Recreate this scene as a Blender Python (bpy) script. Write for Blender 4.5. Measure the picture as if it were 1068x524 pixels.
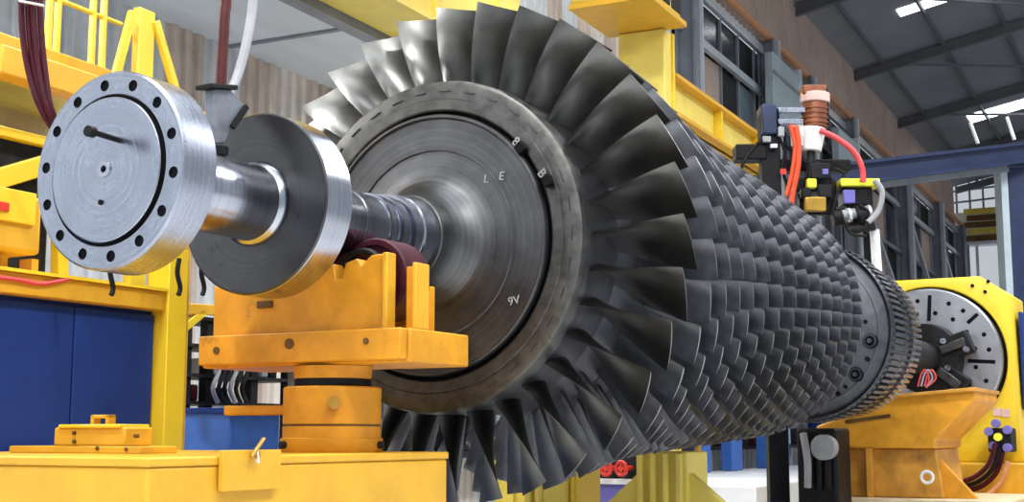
import bpy, bmesh, math, random
from mathutils import Vector, Matrix
random.seed(7)
R = math.radians
sc = bpy.context.scene
COL = sc.collection
for o in list(bpy.data.objects): bpy.data.objects.remove(o)

# ------------------------------------------------------------------ camera
FPX, CX, CY, PIT = 1400.0, 534.0, 262.0, R(7.85)
CAMP = Vector((0, 0, 1.15))
cd = bpy.data.cameras.new('camera'); cam = bpy.data.objects.new('camera', cd); COL.objects.link(cam)
cd.sensor_width = 36; cd.lens = FPX / 1068 * 36; cd.clip_end = 500
cam.location = CAMP; cam.rotation_euler = (math.pi / 2 + PIT, 0, 0)
sc.camera = cam
# ------------------------------------------------------------------ world, exposure
wd = bpy.data.worlds.new('world'); sc.world = wd; wd.use_nodes = True
bg = wd.node_tree.nodes['Background']; bg.inputs[0].default_value = (.86, .93, 1, 1); bg.inputs[1].default_value = 1.0
vs = sc.view_settings; vs.view_transform = 'Standard'; vs.look = 'None'; vs.gamma = 1; vs.use_curve_mapping = False
vs.exposure = -0.8

# ------------------------------------------------------------------ frames
class Frame:
    def __init__(s, origin, yaw):
        s.o = Vector(origin); s.d = Vector((math.sin(yaw), math.cos(yaw), 0)); s.l = Vector((-s.d.y, s.d.x, 0))
        s.rz = math.atan2(s.d.y, s.d.x)
    def w(s, p): return s.o + s.d * p[0] + s.l * p[1] + Vector((0, 0, p[2]))
    def loc(s, p): q = Vector(p) - s.o; return Vector((q.dot(s.d), q.dot(s.l), q.z))
class WFrame(Frame):
    def __init__(s): s.o = Vector((0, 0, 0)); s.d = Vector((1, 0, 0)); s.l = Vector((0, 1, 0)); s.rz = 0
AX = 2.048                                     # height of the rotor axis above the floor
MF = Frame((-1.377, 4.491, AX), R(28.91))      # machine: x along the rotor, y to its left, z from its axis
HF = Frame((0, 0, 0), R(26.2))                 # hall: x along the hall, y to its left
WF = WFrame()
def ray(x, y):
    a = (x - CX) / FPX; b = -(y - CY) / FPX
    return Vector((a, math.cos(PIT) - b * math.sin(PIT), math.sin(PIT) + b * math.cos(PIT)))
def at_y(x, y, Y): r = ray(x, y); return CAMP + r * (Y / r.y)
def on_side(fr, x, y, c):      # point of a plane parallel to the frame's length
    r = ray(x, y); k = (c - (CAMP - fr.o).dot(fr.l)) / r.dot(fr.l); return fr.loc(CAMP + r * k)
def on_face(fr, x, y, t):      # point of a plane across the frame's length
    r = ray(x, y); k = (t - (CAMP - fr.o).dot(fr.d)) / r.dot(fr.d); return fr.loc(CAMP + r * k)

# ------------------------------------------------------------------ mesh builder
class MB:
    def __init__(s): s.v = []; s.f = []
    def add(s, vs, fs):
        n = len(s.v); s.v += [Vector(p) for p in vs]; s.f += [[i + n for i in f] for f in fs]; return s
    def box(s, a, b):
        x0, x1 = sorted((a[0], b[0])); y0, y1 = sorted((a[1], b[1])); z0, z1 = sorted((a[2], b[2]))
        return s.add([(x0,y0,z0),(x1,y0,z0),(x1,y1,z0),(x0,y1,z0),(x0,y0,z1),(x1,y0,z1),(x1,y1,z1),(x0,y1,z1)],
                     [(0,3,2,1),(4,5,6,7),(0,1,5,4),(1,2,6,5),(2,3,7,6),(3,0,4,7)])
    def prism(s, poly, axis, a, b):      # polygon in the two other axes (cyclic order), extruded a..b
        n = len(poly); vs = []
        for h in (a, b):
            for p in poly:
                q = [0, 0, 0]; q[axis] = h; o = [i for i in range(3) if i != axis]; q[o[0]], q[o[1]] = p; vs.append(q)
        fs = [list(range(n))[::-1], list(range(n, 2 * n))] + [(i, (i + 1) % n, n + (i + 1) % n, n + i) for i in range(n)]
        return s.add(vs, fs)
    def bar(s, p, q, w, h=None, up=(0, 0, 1)):
        h = w if h is None else h
        p, q = Vector(p), Vector(q); dd = (q - p).normalized(); up = Vector(up)
        if abs(dd.dot(up)) > .98: up = Vector((1, 0, 0))
        sd = dd.cross(up).normalized(); u = sd.cross(dd)
        vs = [e + sd * (a * w / 2) + u * (b * h / 2) for e in (p, q) for a, b in ((-1,-1),(1,-1),(1,1),(-1,1))]
        return s.add(vs, [(3,2,1,0),(4,5,6,7),(0,1,5,4),(1,2,6,5),(2,3,7,6),(3,0,4,7)])
    def cyl(s, p, q, r, r2=None, n=24):
        p, q = Vector(p), Vector(q); r2 = r if r2 is None else r2
        dd = (q - p).normalized(); a = dd.orthogonal().normalized(); b = dd.cross(a)
        vs = [c + a * (rr * math.cos(6.28318 * i / n)) + b * (rr * math.sin(6.28318 * i / n)) for c, rr in ((p, r), (q, r2)) for i in range(n)]
        return s.add(vs, [list(range(n))[::-1], list(range(n, 2 * n))] + [(i, (i + 1) % n, n + (i + 1) % n, n + i) for i in range(n)])
    def lathe(s, prof, n=96, o=(0, 0, 0), axis=0, close=True):   # prof: (along, radius)
        vs = []; o = Vector(o); k1, k2 = [i for i in range(3) if i != axis]
        for t, r in prof:
            for i in range(n):
                q = [0, 0, 0]; q[axis] = t; q[k1] = r * math.cos(6.283185 * i / n); q[k2] = r * math.sin(6.283185 * i / n)
                vs.append(o + Vector(q))
        fs = []
        for j in range(len(prof) - 1):
            for i in range(n):
                i2 = (i + 1) % n; fs.append((j * n + i, (j + 1) * n + i, (j + 1) * n + i2, j * n + i2))
        if close: fs += [list(range(n)), list(range((len(prof) - 1) * n, len(prof) * n))[::-1]]
        return s.add(vs, fs)
    def tube(s, pts, r, n=10, sub=6):
        P = [Vector(p) for p in pts]
        if sub > 1 and len(P) > 2:
            Q = []
            for i in range(len(P) - 1):
                a, b, c, e = P[max(i - 1, 0)], P[i], P[i + 1], P[min(i + 2, len(P) - 1)]
                for k in range(sub):
                    t = k / sub
                    Q.append(.5 * ((2 * b) + (c - a) * t + (2 * a - 5 * b + 4 * c - e) * t * t + (-a + 3 * b - 3 * c + e) * t ** 3))
            P = Q + [P[-1]]
        vs = []; ref = None
        for i, p in enumerate(P):
            dd = (P[min(i + 1, len(P) - 1)] - P[max(i - 1, 0)]).normalized()
            if ref is None: ref = dd.orthogonal().normalized()
            ref = (ref - dd * ref.dot(dd)).normalized(); b = dd.cross(ref)
            vs += [p + ref * (r * math.cos(6.28318 * k / n)) + b * (r * math.sin(6.28318 * k / n)) for k in range(n)]
        m = len(P)
        fs = [(j * n + k, j * n + (k + 1) % n, (j + 1) * n + (k + 1) % n, (j + 1) * n + k) for j in range(m - 1) for k in range(n)]
        return s.add(vs, fs + [list(range(n))[::-1], list(range((m - 1) * n, m * n))])
    def ibeam(s, p, q, w, h, tf, tw, up=(0, 0, 1)):
        p, q = Vector(p), Vector(q); dd = (q - p).normalized(); up = Vector(up)
        if abs(dd.dot(up)) > .98: up = Vector((1, 0, 0))
        sd = dd.cross(up).normalized(); u = sd.cross(dd)
        s.bar(p, q, tw, h - 2 * tf, up)
        for k in (-1, 1): s.bar(p + u * (k * (h - tf) / 2), q + u * (k * (h - tf) / 2), w, tf, up)
        return s
    def mesh(s, name, off=(0, 0, 0), smooth=35):
        me = bpy.data.meshes.new(name); off = Vector(off)
        me.from_pydata([p - off for p in s.v], [], s.f)
        bm = bmesh.new(); bm.from_mesh(me); bmesh.ops.recalc_face_normals(bm, faces=bm.faces); bm.to_mesh(me); bm.free()
        if smooth:
            me.polygons.foreach_set('use_smooth', [True] * len(me.polygons)); me.set_sharp_from_angle(angle=R(smooth))
        return me

# ------------------------------------------------------------------ things and parts
OFF = {}
def props(o, label=None, cat=None, group=None, kind=None):
    for k, v in (('label', label), ('category', cat), ('group', group), ('kind', kind)):
        if v: o[k] = v
    return o
def thing(fr, name, label, cat, base, group=None):
    o = bpy.data.objects.new(name, None); COL.objects.link(o); o.empty_display_size = .1
    o.location = fr.w(base); o.rotation_euler = (0, 0, fr.rz)
    OFF[o.name] = Vector(base); return props(o, label, cat, group)
def bevel(o, w, seg=2):
    if w:
        m = o.modifiers.new('bevel', 'BEVEL'); m.width = w; m.segments = seg; m.limit_method = 'ANGLE'; m.angle_limit = R(40)
def part(root, name, mb, mat, bev=0, label=None, kind=None, smooth=35):
    top = root
    while top.parent: top = top.parent
    me = mb if isinstance(mb, bpy.types.Mesh) else mb.mesh(name, OFF[top.name], smooth)
    o = bpy.data.objects.new(name, me); COL.objects.link(o); o.parent = root
    if not me.materials: me.materials.append(M[mat] if isinstance(mat, str) else mat)
    bevel(o, bev); return props(o, label, kind=kind)
def single(fr, name, label, cat, mb, mat, bev=0, group=None, kind=None, smooth=35):
    xs = [min(p[i] for p in mb.v) for i in range(3)]; xe = [max(p[i] for p in mb.v) for i in range(3)]
    base = Vector(((xs[0] + xe[0]) / 2, (xs[1] + xe[1]) / 2, xs[2]))
    o = bpy.data.objects.new(name, mb.mesh(name, base, smooth)); COL.objects.link(o)
    o.location = fr.w(base); o.rotation_euler = (0, 0, fr.rz); o.data.materials.append(M[mat]); bevel(o, bev)
    OFF[o.name] = base; return props(o, label, cat, group, kind)
def struct(fr, name, mb, mat, bev=0, label=None, smooth=35): return single(fr, name, label, None, mb, mat, bev, kind='structure', smooth=smooth)
def cut(o, cutter):          # boolean difference, applied
    me = cutter.mesh('cutter'); c = bpy.data.objects.new('cutter', me); COL.objects.link(c)
    root = o.parent
    while root and root.parent: root = root.parent
    if root: me.transform(Matrix.Translation(-OFF[root.name]))
    c.parent = o.parent
    m = o.modifiers.new('cut', 'BOOLEAN'); m.object = c; m.solver = 'EXACT'; m.use_self = True
    bpy.context.view_layer.update()
    dg = bpy.context.evaluated_depsgraph_get()
    nm = bpy.data.meshes.new_from_object(o.evaluated_get(dg)); o.modifiers.clear(); o.data = nm
    bpy.data.objects.remove(c)
    nm.polygons.foreach_set('use_smooth', [True] * len(nm.polygons)); nm.set_sharp_from_angle(angle=R(35))

# ------------------------------------------------------------------ materials
M = {}
def mat(name, col, rough=.5, metal=0., var=.12, scale=6., bump=0., bscale=40., turned=False, aniso=0., spec=.5, dirt=None, stretch=None, ro_var=.1):
    m = bpy.data.materials.new(name); m.use_nodes = True; nt = m.node_tree; N = nt.nodes; L = nt.links
    b = N['Principled BSDF']; b.inputs['Metallic'].default_value = metal; b.inputs['Roughness'].default_value = rough
    b.inputs['Specular IOR Level'].default_value = spec
    tc = N.new('ShaderNodeTexCoord'); vec = tc.outputs['Object']
    if stretch:
        mp = N.new('ShaderNodeMapping'); mp.inputs['Scale'].default_value = stretch; L.new(vec, mp.inputs[0]); vec = mp.outputs[0]
    no = N.new('ShaderNodeTexNoise'); no.inputs['Scale'].default_value = scale; no.inputs['Detail'].default_value = 5; no.inputs['Roughness'].default_value = .6
    L.new(vec, no.inputs['Vector'])
    fac = no.outputs['Fac']
    if turned:       # lathe-turned rings about local x
        sp = N.new('ShaderNodeSeparateXYZ'); L.new(tc.outputs['Object'], sp.inputs[0])
        cb = N.new('ShaderNodeCombineXYZ'); L.new(sp.outputs[1], cb.inputs[1]); L.new(sp.outputs[2], cb.inputs[2])
        ln = N.new('ShaderNodeVectorMath'); ln.operation = 'LENGTH'; L.new(cb.outputs[0], ln.inputs[0])
        c2 = N.new('ShaderNodeCombineXYZ'); L.new(ln.outputs['Value'], c2.inputs[0]); L.new(sp.outputs[0], c2.inputs[1])
        n2 = N.new('ShaderNodeTexNoise'); n2.inputs['Scale'].default_value = 70; n2.inputs['Detail'].default_value = 3; L.new(c2.outputs[0], n2.inputs['Vector'])
        mx = N.new('ShaderNodeMath'); mx.operation = 'ADD'; L.new(fac, mx.inputs[0]); L.new(n2.outputs['Fac'], mx.inputs[1])
        hf = N.new('ShaderNodeMath'); hf.operation = 'MULTIPLY'; hf.inputs[1].default_value = .5; L.new(mx.outputs[0], hf.inputs[0]); fac = hf.outputs[0]
    cr = N.new('ShaderNodeValToRGB'); e = cr.color_ramp.elements
    lo = [max(c * (1 - var * 1.6), 0) for c in col]; hi = [min(c * (1 + var), 1) for c in col]
    e[0].position = .3; e[0].color = (*lo, 1); e[1].position = .7; e[1].color = (*hi, 1)
    L.new(fac, cr.inputs[0]); out = cr.outputs[0]
    if dirt:
        n3 = N.new('ShaderNodeTexNoise'); n3.inputs['Scale'].default_value = dirt[1]; n3.inputs['Detail'].default_value = 8; n3.inputs['Roughness'].default_value = .7; L.new(vec, n3.inputs['Vector'])
        r3 = N.new('ShaderNodeValToRGB'); r3.color_ramp.elements[0].position = dirt[2]; r3.color_ramp.elements[1].position = dirt[2] + .14; L.new(n3.outputs['Fac'], r3.inputs[0])
        mm = N.new('ShaderNodeMix'); mm.data_type = 'RGBA'; L.new(r3.outputs[0], mm.inputs['Factor']); L.new(out, mm.inputs['A']); mm.inputs['B'].default_value = (*dirt[0], 1); out = mm.outputs['Result']
    L.new(out, b.inputs['Base Color'])
    rr = N.new('ShaderNodeMapRange'); rr.inputs['To Min'].default_value = max(rough - ro_var, .03); rr.inputs['To Max'].default_value = min(rough + ro_var, 1); L.new(fac, rr.inputs['Value']); L.new(rr.outputs[0], b.inputs['Roughness'])
    if aniso:
        tg = N.new('ShaderNodeTangent'); tg.direction_type = 'RADIAL'; tg.axis = 'X'; L.new(tg.outputs[0], b.inputs['Tangent']); b.inputs['Anisotropic'].default_value = aniso
    if bump:
        nb = N.new('ShaderNodeTexNoise'); nb.inputs['Scale'].default_value = bscale; nb.inputs['Detail'].default_value = 4; L.new(vec, nb.inputs['Vector'])
        bp = N.new('ShaderNodeBump'); bp.inputs['Strength'].default_value = bump; bp.inputs['Distance'].default_value = .01; L.new(nb.outputs['Fac'], bp.inputs['Height']); L.new(bp.outputs[0], b.inputs['Normal'])
    M[name] = m; return m
def emit(name, col, s):
    m = bpy.data.materials.new(name); m.use_nodes = True; b = m.node_tree.nodes['Principled BSDF']
    b.inputs['Base Color'].default_value = (*col, 1); b.inputs['Emission Color'].default_value = (*col, 1); b.inputs['Emission Strength'].default_value = s; M[name] = m
YEL = (.68, .375, .03)
mat('yellow', YEL, .42, 0, .08, 5, .05, 60, dirt=((.42, .24, .03), 6, .64), spec=.35)
mat('yellow_bright', (.80, .56, .025), .4, 0, .05, 4, .04, 60)
mat('yellow_pale', (.80, .64, .13), .5, 0, .08, 3, .05, 30)
mat('yellow_olive', (.62, .46, .06), .5, 0, .12, 3)
mat('orange_paint', (.66, .295, .02), .45, 0, .14, 6, .06, 50, dirt=((.30, .13, .02), 5, .60), spec=.3)
mat('orange_dirty', (.56, .26, .03), .5, 0, .2, 5, .08, 40, dirt=((.25, .11, .03), 3, .58))
mat('steel_bright', (.35, .38, .46), .27, 1, .12, 8, 0, turned=True, aniso=.55)
mat('steel_collar', (.09, .091, .095), .30, 1, .16, 8, 0, turned=True, aniso=.6)
mat('steel_shaft', (.42, .44, .51), .2, 1, .15, 6, 0, turned=True, aniso=.4)
mat('disc_steel', (.13, .132, .138), .42, 1, .25, 7, .06, 90, turned=True, dirt=((.12, .11, .09), 9, .62))
mat('disc_rim', (.13, .13, .125), .45, 1, .25, 14, .06, 70, dirt=((.10, .09, .06), 7, .6))
mat('blade_steel', (.17, .168, .16), .33, 1, .18, 5, .02, 30, ro_var=.08)
mat('blade_small', (.29, .30, .335), .40, 1, .22, 9, .02, 30, ro_var=.1)
mat('drum_steel', (.13, .13, .145), .42, 1, .2, 8)
mat('rear_steel', (.105, .11, .125), .5, 1, .2, 10, .04, 60)
mat('dark_groove', (.005, .005, .006), .7, 0, .1, spec=.1)
mat('black_paint', (.006, .006, .008), .5, 0, .3, 8, spec=.2)
mat('dark_machine', (.014, .014, .017), .55, 0, .4, 9, spec=.2)
mat('navy', (.008, .033, .19), .6, 0, .12, 3, .03, 20, spec=.25)
mat('crane_blue', (.007, .018, .07), .4, 0, .2, 4)
mat('rack_blue', (.03, .12, .45), .45)
mat('violet_blue', (.13, .12, .42), .6)
mat('maroon', (.05, .004, .012), .5, 0, .25, 12, spec=.2)
mat('roller_rubber', (.05, .008, .018), .5, 0, .3, 9, spec=.25)
mat('rod_red', (.075, .014, .014), .4, 0, .3, 6, spec=.3)
mat('white_hose', (.34, .35, .38), .5)
mat('bracket_grey', (.22, .24, .28), .45, .6, .2, 12)
mat('siding_beige', (.66, .61, .55), .6, 0, .12, 2)
mat('siding_grey', (.60, .63, .66), .6, 0, .12, 2)
mat('siding_rust', (.55, .46, .40), .65, 0, .2, 2)
mat('siding_brown', (.46, .34, .29), .7, 0, .1, 1)
mat('soffit_grey', (.60, .66, .72), .55, 0, .08, 1.2, stretch=(.3, 2, 2))
mat('column_grey', (.23, .25, .29), .5, .3, .15, 2)
mat('rail_silver', (.62, .65, .70), .4, .5, .1, 3)
mat('pipe_orange', (.55, .25, .12), .5)
mat('sheet_bluegrey', (.42, .50, .55), .45, .3, .1, 1.5)
mat('roof_dark', (.24, .25, .28), .7, 0, .12, .5)
mat('truss_grey', (.12, .125, .14), .6, 0, .2, 1)
mat('glass_dark', (.02, .023, .028), .15, 0, .3, 1)
mat('glass_blue', (.16, .20, .23), .15, 0, .3, 1)
mat('floor_paint', (.56, .57, .58), .35, 0, .1, .6)
mat('plinth_white', (.66, .68, .70), .45, 0, .06, 1)
mat('white_paint', (.78, .79, .80), .5)
mat('red_paint', (.62, .035, .02), .4)
mat('orange_hose', (.62, .07, .02), .4)
mat('red_hose', (.65, .06, .07), .4)
mat('copper_motor', (.24, .08, .04), .35, .4, .2, 9)
mat('lime', (.72, .75, .04), .45)
mat('grey_plastic', (.30, .31, .33), .5)
mat('chuck_steel', (.36, .38, .43), .36, .9, .12, 5, 0, turned=True)
mat('brass', (.6, .36, .07), .3, .8)
mat('label_pink', (.66, .44, .40), .5)
mat('brown_box', (.14, .075, .025), .7, 0, .3, 2, spec=.2)
mat('paint_mark', (.30, .30, .30), .6)
mat('beige_cab', (.60, .50, .32), .6)
emit('skylight', (.92, .97, 1), 9)
emit('added_lamp_glow', (1, .96, .9), 30)

# ================================================================== THE HALL
WL = 8.0; ROOF0 = 11.9
def roof_z(L): return ROOF0 + .2 * (WL - L)
struct(HF, 'floor', MB().box((-22, -18, -.2), (92, WL + .4, 0)), 'floor_paint')
# roof: sheets between rafters, with skylight strips
RA = [-16 + 6.9 * i for i in range(12)]
ce = thing(HF, 'ceiling', None, None, (0, 0, 0)); ce['kind'] = 'structure'
def roofpt(a, L, dz=0): return (a, L, roof_z(L) + dz)
LR = -18
for i in range(len(RA) - 1):
    a0, a1 = RA[i], RA[i + 1]
    part(ce, 'roof_sheet', MB().add([roofpt(a, L, dz) for dz in (0, .08) for a, L in ((a0, WL + .5), (a1, WL + .5), (a1, LR), (a0, LR))],
         [(0,1,2,3),(7,6,5,4),(0,4,5,1),(1,5,6,2),(2,6,7,3),(3,7,4,0)]), 'roof_dark')
for a in RA:
    part(ce, 'rafter', MB().ibeam(roofpt(a, WL, -.2), roofpt(a, LR, -.2), .16, .28, .03, .03), 'truss_grey')
for i in range(15):
    L = WL - .9 - i * 1.7
    part(ce, 'purlin', MB().bar(roofpt(RA[0], L, -.1), roofpt(RA[-1], L, -.1), .07, .13), 'truss_grey')
for i, a in enumerate(RA[:-1]):
    for s in (0, 1):
        L0 = WL - 1.5 - 7 * s
        part(ce, 'brace', MB().bar(roofpt(a, L0, -.3), roofpt(RA[i + 1], L0 - 5, -.3), .07), 'truss_grey')
# skylight strips across the roof, daylight through milky sheet
for i, a in enumerate((-9, -2, 5, 12, 19, 27, 35.45, 48.9)):
    La, Lb = (6.0, -16) if a > 25 else (5.5, -16)
    w = (.3 if a < 40 else .6) if a > 25 else 1.5
    part(ce, 'skylight_strip', MB().add([roofpt(aa, L, dz) for dz in (-.03, -.005) for aa, L in ((a - w, La), (a + w, La), (a + w, Lb), (a - w, Lb))],
         [(0,1,2,3),(7,6,5,4),(0,4,5,1),(1,5,6,2),(2,6,7,3),(3,7,4,0)]), 'skylight', label='milky daylight strip in the dark roof')

# ---- long wall beside the machine
def corrugated(a0, a1, z0, z1, L, pitch, depth=.035):
    mb = MB(); n = max(int((a1 - a0) / pitch), 1); xs = []
    for i in range(n):
        s = a0 + (a1 - a0) * i / n; w = (a1 - a0) / n
        xs += [(s, 0), (s + w * .4, 0), (s + w * .5, -depth), (s + w * .9, -depth)]
    xs.append((a1, 0))
    vs = [(x, L + y, z) for z in (z0, z1) for x, y in xs]; k = len(xs)
    return mb.add(vs, [(i, i + 1, k + i + 1, k + i) for i in range(k - 1)])
wl = thing(HF, 'wall_left', None, None, (0, WL, 0)); wl['kind'] = 'structure'
tones = ['siding_beige', 'siding_grey', 'siding_beige', 'siding_rust', 'siding_grey']
a = -20
k = 0
while a < 22.6:
    w = .55
    part(wl, 'siding_panel', corrugated(a, a + w - .02, 0, ROOF0, WL, .14), tones[(k * 7 + k // 3) % 5] if a > 2 else 'siding_grey', smooth=20); a += w; k += 1
a = 22.6
while a < 58:
    w = 1.9
    part(wl, 'siding_panel', corrugated(a, a + w - .03, 10.0, ROOF0, WL, .3), 'siding_brown', smooth=20)
    part(wl, 'siding_panel', corrugated(a, a + w - .03, 0, 2.3, WL, .3), 'siding_grey', smooth=20); a += w
part(wl, 'pipe', MB().cyl((22, WL - .25, 10.05), (59.5, WL - .25, 10.05), .09, n=10), 'pipe_orange')
part(wl, 'backing', MB().box((22.6, WL + .5, 0), (59.5, WL + .6, 10.2)), 'dark_machine')
# columns by their place in the photograph
colx = [HFc for HFc in (23.3, 28.9, 32.4, 37.3, 45.6, 52.6, 59.0)]
for c in colx:
    part(wl, 'column', MB().ibeam((c, WL - .2, 0), (c, WL - .2, 10.0), .62 if c > 40 else .3, .4, .05, .04, up=(0, 1, 0)), 'column_grey')
    part(wl, 'column_edge', MB().box((c + (.31 if c > 40 else .12), WL - .45, 0), (c + (.42 if c > 40 else .2), WL - .3, 10)), 'rail_silver')
for z, w in ((9.78, .2), (8.78, .16), (7.2, .12), (5.6, .12), (4.0, .12), (2.35, .16)):
    part(wl, 'rail', MB().box((22.8, WL - .12, z - w / 2), (59.5, WL - .02, z + w / 2)), 'rail_silver' if z > 8 or z == 5.6 else 'column_grey')
# infill panes and boards between the rails
rows = [(8.86, 9.68), (7.26, 8.7), (5.66, 7.14), (4.06, 5.54), (2.43, 3.94)]
seq = ['glass_dark', 'siding_brown', 'glass_dark', 'glass_blue', 'dark_machine', 'glass_dark', 'siding_brown']
n = 0
for i in range(len(colx) - 1):
    a0, a1 = colx[i] + .25, colx[i + 1] - .35
    nn = 4 if i < 4 else 3
    for j in range(nn):
        b0 = a0 + (a1 - a0) * j / nn; b1 = a0 + (a1 - a0) * (j + 1) / nn
        for (z0, z1) in rows:
            mt = random.choice(seq) if z1 < 8.75 else random.choice(['glass_dark', 'dark_machine'])
            part(wl, 'pane' if 'glass' in mt else 'board', MB().box((b0 + .04, WL + .05, z0), (b1 - .04, WL + .1, z1)), mt)
        part(wl, 'mullion', MB().box((b1 - .035, WL, 2.4), (b1 + .035, WL + .12, 9.7)), 'column_grey')
for c in colx[3:8]:
    part(wl, 'diagonal_brace', MB().bar((c + .3, WL - .25, 8.6), (c + 6.2, WL - .25, 5.6), .14), 'rail_silver')
# sheet metal boxes on the columns
for (x0, x1, y0, y1, lab) in ((800, 832, 55, 122, 'pale blue-grey sheet metal box high on the wall beside the window frames'), (868, 893, 133, 172, 'smaller blue-grey sheet metal box farther along the brown wall')):
    p = on_side(HF, x0 + 8, y1, 7.5); q = on_side(HF, x1, y0, 7.5)
    z1 = on_side(HF, x0 + 12, y0 + 4, 7.5).z
    t = thing(HF, 'duct_box', lab, 'duct', (p.x, 7.5, p.z), 'sheet metal boxes on the wall')
    part(t, 'body', MB().box((p.x, 7.5, p.z), (q.x, 7.7, z1)), 'sheet_bluegrey', .02)
    part(t, 'edge_trim', MB().box((q.x, 7.46, p.z - .1), (q.x + .22, 7.7, z1 + .15)), 'rail_silver', .01)
    part(t, 'seam', MB().box((p.x, 7.48, (p.z + z1 * 2) / 3), (q.x, 7.51, (p.z + z1 * 2) / 3 + .08)), 'column_grey')
# far end wall with openings to daylight
EA = 60.2
we = thing(HF, 'wall_end', None, None, (EA, 0, 0)); we['kind'] = 'structure'
for (L0, L1, z0, z1) in ((10.5, 5.0, 9.3, 10.75), (10.5, 5.0, 12.2, 13.0), (5.0, -18, 0, 17.2), (10.5, 8.9, 0, 9.3)):
    part(we, 'end_panel', MB().box((EA, L0, z0), (EA + .2, L1, z1)), 'siding_beige')
for L in (8.6, 8.05, 7.5, 6.95, 6.4, 5.9): part(we, 'mullion', MB().box((EA - .1, L - .04, 10.75), (EA, L + .04, 12.2)), 'column_grey')
for z in (11.1, 11.6): part(we, 'girt', MB().bar((EA - .1, 10, z), (EA - .1, 5, z + .25), .06, .08), 'column_grey')
for L in (8.3, 7.3, 6.3): part(we, 'door_leaf', MB().box((EA - .12, L + .06, 0), (EA - .04, L - .06, 9.3)), 'rail_silver')
# brown clad loft at the far end
t = thing(HF, 'loft_gallery', 'brown and ochre clad gallery below the far daylight opening', 'gallery', (EA - .6, 7.0, 0))
part(t, 'deck', MB().box((EA - .9, 7.7, 9.2), (EA - .2, 5.6, 9.32)), 'rail_silver')
for L in (7.6, 5.7): part(t, 'post', MB().box((EA - .9, L - .08, 0), (EA - .74, L + .08, 9.2)), 'column_grey')
for i in range(5): part(t, 'cladding_board', MB().box((EA - .9, 7.68 - .12 * (i % 2), 9.36 + i * .29), (EA - .82, 5.6, 9.6 + i * .29)), ['brown_box', 'yellow_olive', 'brown_box'][i % 3])

# ---- overhead grey soffit and yellow crane girder at the left
SZ = 1.15 + 5.02 * 8 / 10.8
def girder(label, L0, L1, z0, z1, a0, a1, mt, nst):
    t = thing(HF, 'crane_girder', label, 'crane girder', ((a0 + a1) / 2, (L0 + L1) / 2, z0), 'yellow overhead girders')
    part(t, 'web', MB().box((a0, L0 - .06, z0 + .05), (a1, L1 + .06, z1 - .05)), mt)
    part(t, 'flange', MB().box((a0, L0, z0), (a1, L1, z0 + .05)), mt); part(t, 'flange', MB().box((a0, L0, z1 - .05), (a1, L1, z1)), mt)
    for i in range(nst):
        aa = a0 + (a1 - a0) * (i + .5) / nst
        part(t, 'stiffener', MB().box((aa - .02, L1 + .005, z0 + .05), (aa + .02, L1 + .06, z1 - .05)), mt)
    return t
so = struct(HF, 'ceiling_soffit', MB().box((3, WL, SZ), (21, 6.55, SZ + .1)), 'soffit_grey')
for a in range(4, 21, 3): part(so, 'joint_strip', MB().box((a, WL, SZ - .02), (a + .06, 6.57, SZ)), 'column_grey')
part(so, 'edge_channel', MB().box((3, 6.62, SZ - .06), (21, 6.46, SZ + .12)), 'column_grey')
girder('long pale yellow girder under the grey soffit behind the blade tips', 6.45, 5.85, SZ + .02, SZ + .95, 5, 12.2, 'yellow_pale', 6)
gl = girder('yellow girder with a bright lower flange above the topmost blades', 5.4, 4.9, 5.45, 6.2, 6, on_side(HF, 572, 15, 4.9).x, 'yellow', 8)

# ---- gantry post, bracket head and short beam behind the upper right blades
GL = 5.5
q0 = on_side(HF, 676, 20, 5.3); q1 = on_side(HF, 710, 20, 5.3)
zt = on_side(HF, 700, 14, 5.3).z
ZPOST = zt - .08
p0 = on_side(HF, 650, 130, GL); p1 = on_side(HF, 703, 130, GL)
t = thing(HF, 'gantry_post', 'broad yellow gantry post rising behind the upper right blades', 'post', ((p0.x + p1.x) / 2, GL, 0))
pc = on_side(HF, 694, 130, GL).x
part(t, 'post_body', MB().box((pc, GL, .56), (p1.x - .06, GL + .62, ZPOST)), 'yellow_pale', .015)
part(t, 'side_channel', MB().box((p1.x - .06, GL - .03, .56), (p1.x, GL + .64, ZPOST)), 'yellow_bright', .008)
b0 = on_side(HF, 697, 108, GL); b1 = on_side(HF, 800, 192, GL)
zb = on_side(HF, 740, 144, GL).z
t = thing(HF, 'gantry_beam', 'short yellow I-beam running from the gantry post towards the tool head', 'beam', (b0.x, GL, zb))
part(t, 'web', MB().box((p1.x + .005, GL + .1, zb), (b1.x, GL + .14, zb + .5)), 'yellow_pale')
part(t, 'flange', MB().box((p1.x + .005, GL - .05, zb), (b1.x, GL + .32, zb + .05)), 'yellow')
part(t, 'flange', MB().box((p1.x + .005, GL - .05, zb + .5), (b1.x, GL + .32, zb + .55)), 'yellow')
for x in (752, 791):
    s = on_side(HF, x, 160, GL).x
    part(t, 'stiffener', MB().box((s, GL - .02, zb + .05), (s + .07, GL + .1, zb + .5)), 'yellow_bright')
s0 = on_side(HF, 735, 120, GL).x
t2 = thing(HF, 'platform_arm', 'flat bright yellow arm lying on the short gantry beam', 'arm', (s0, GL, zb + .55))
part(t2, 'arm_plate', MB().box((s0 + .4, GL + .35, zb + .56), (s0 + 3.6, GL + 1.0, zb + .72)), 'yellow_bright', .02)
part(t2, 'red_guard', MB().box((s0 + 3.0, GL + .3, zb + .6), (s0 + 3.9, GL + .9, zb + .86)), 'orange_hose', .03)
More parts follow.
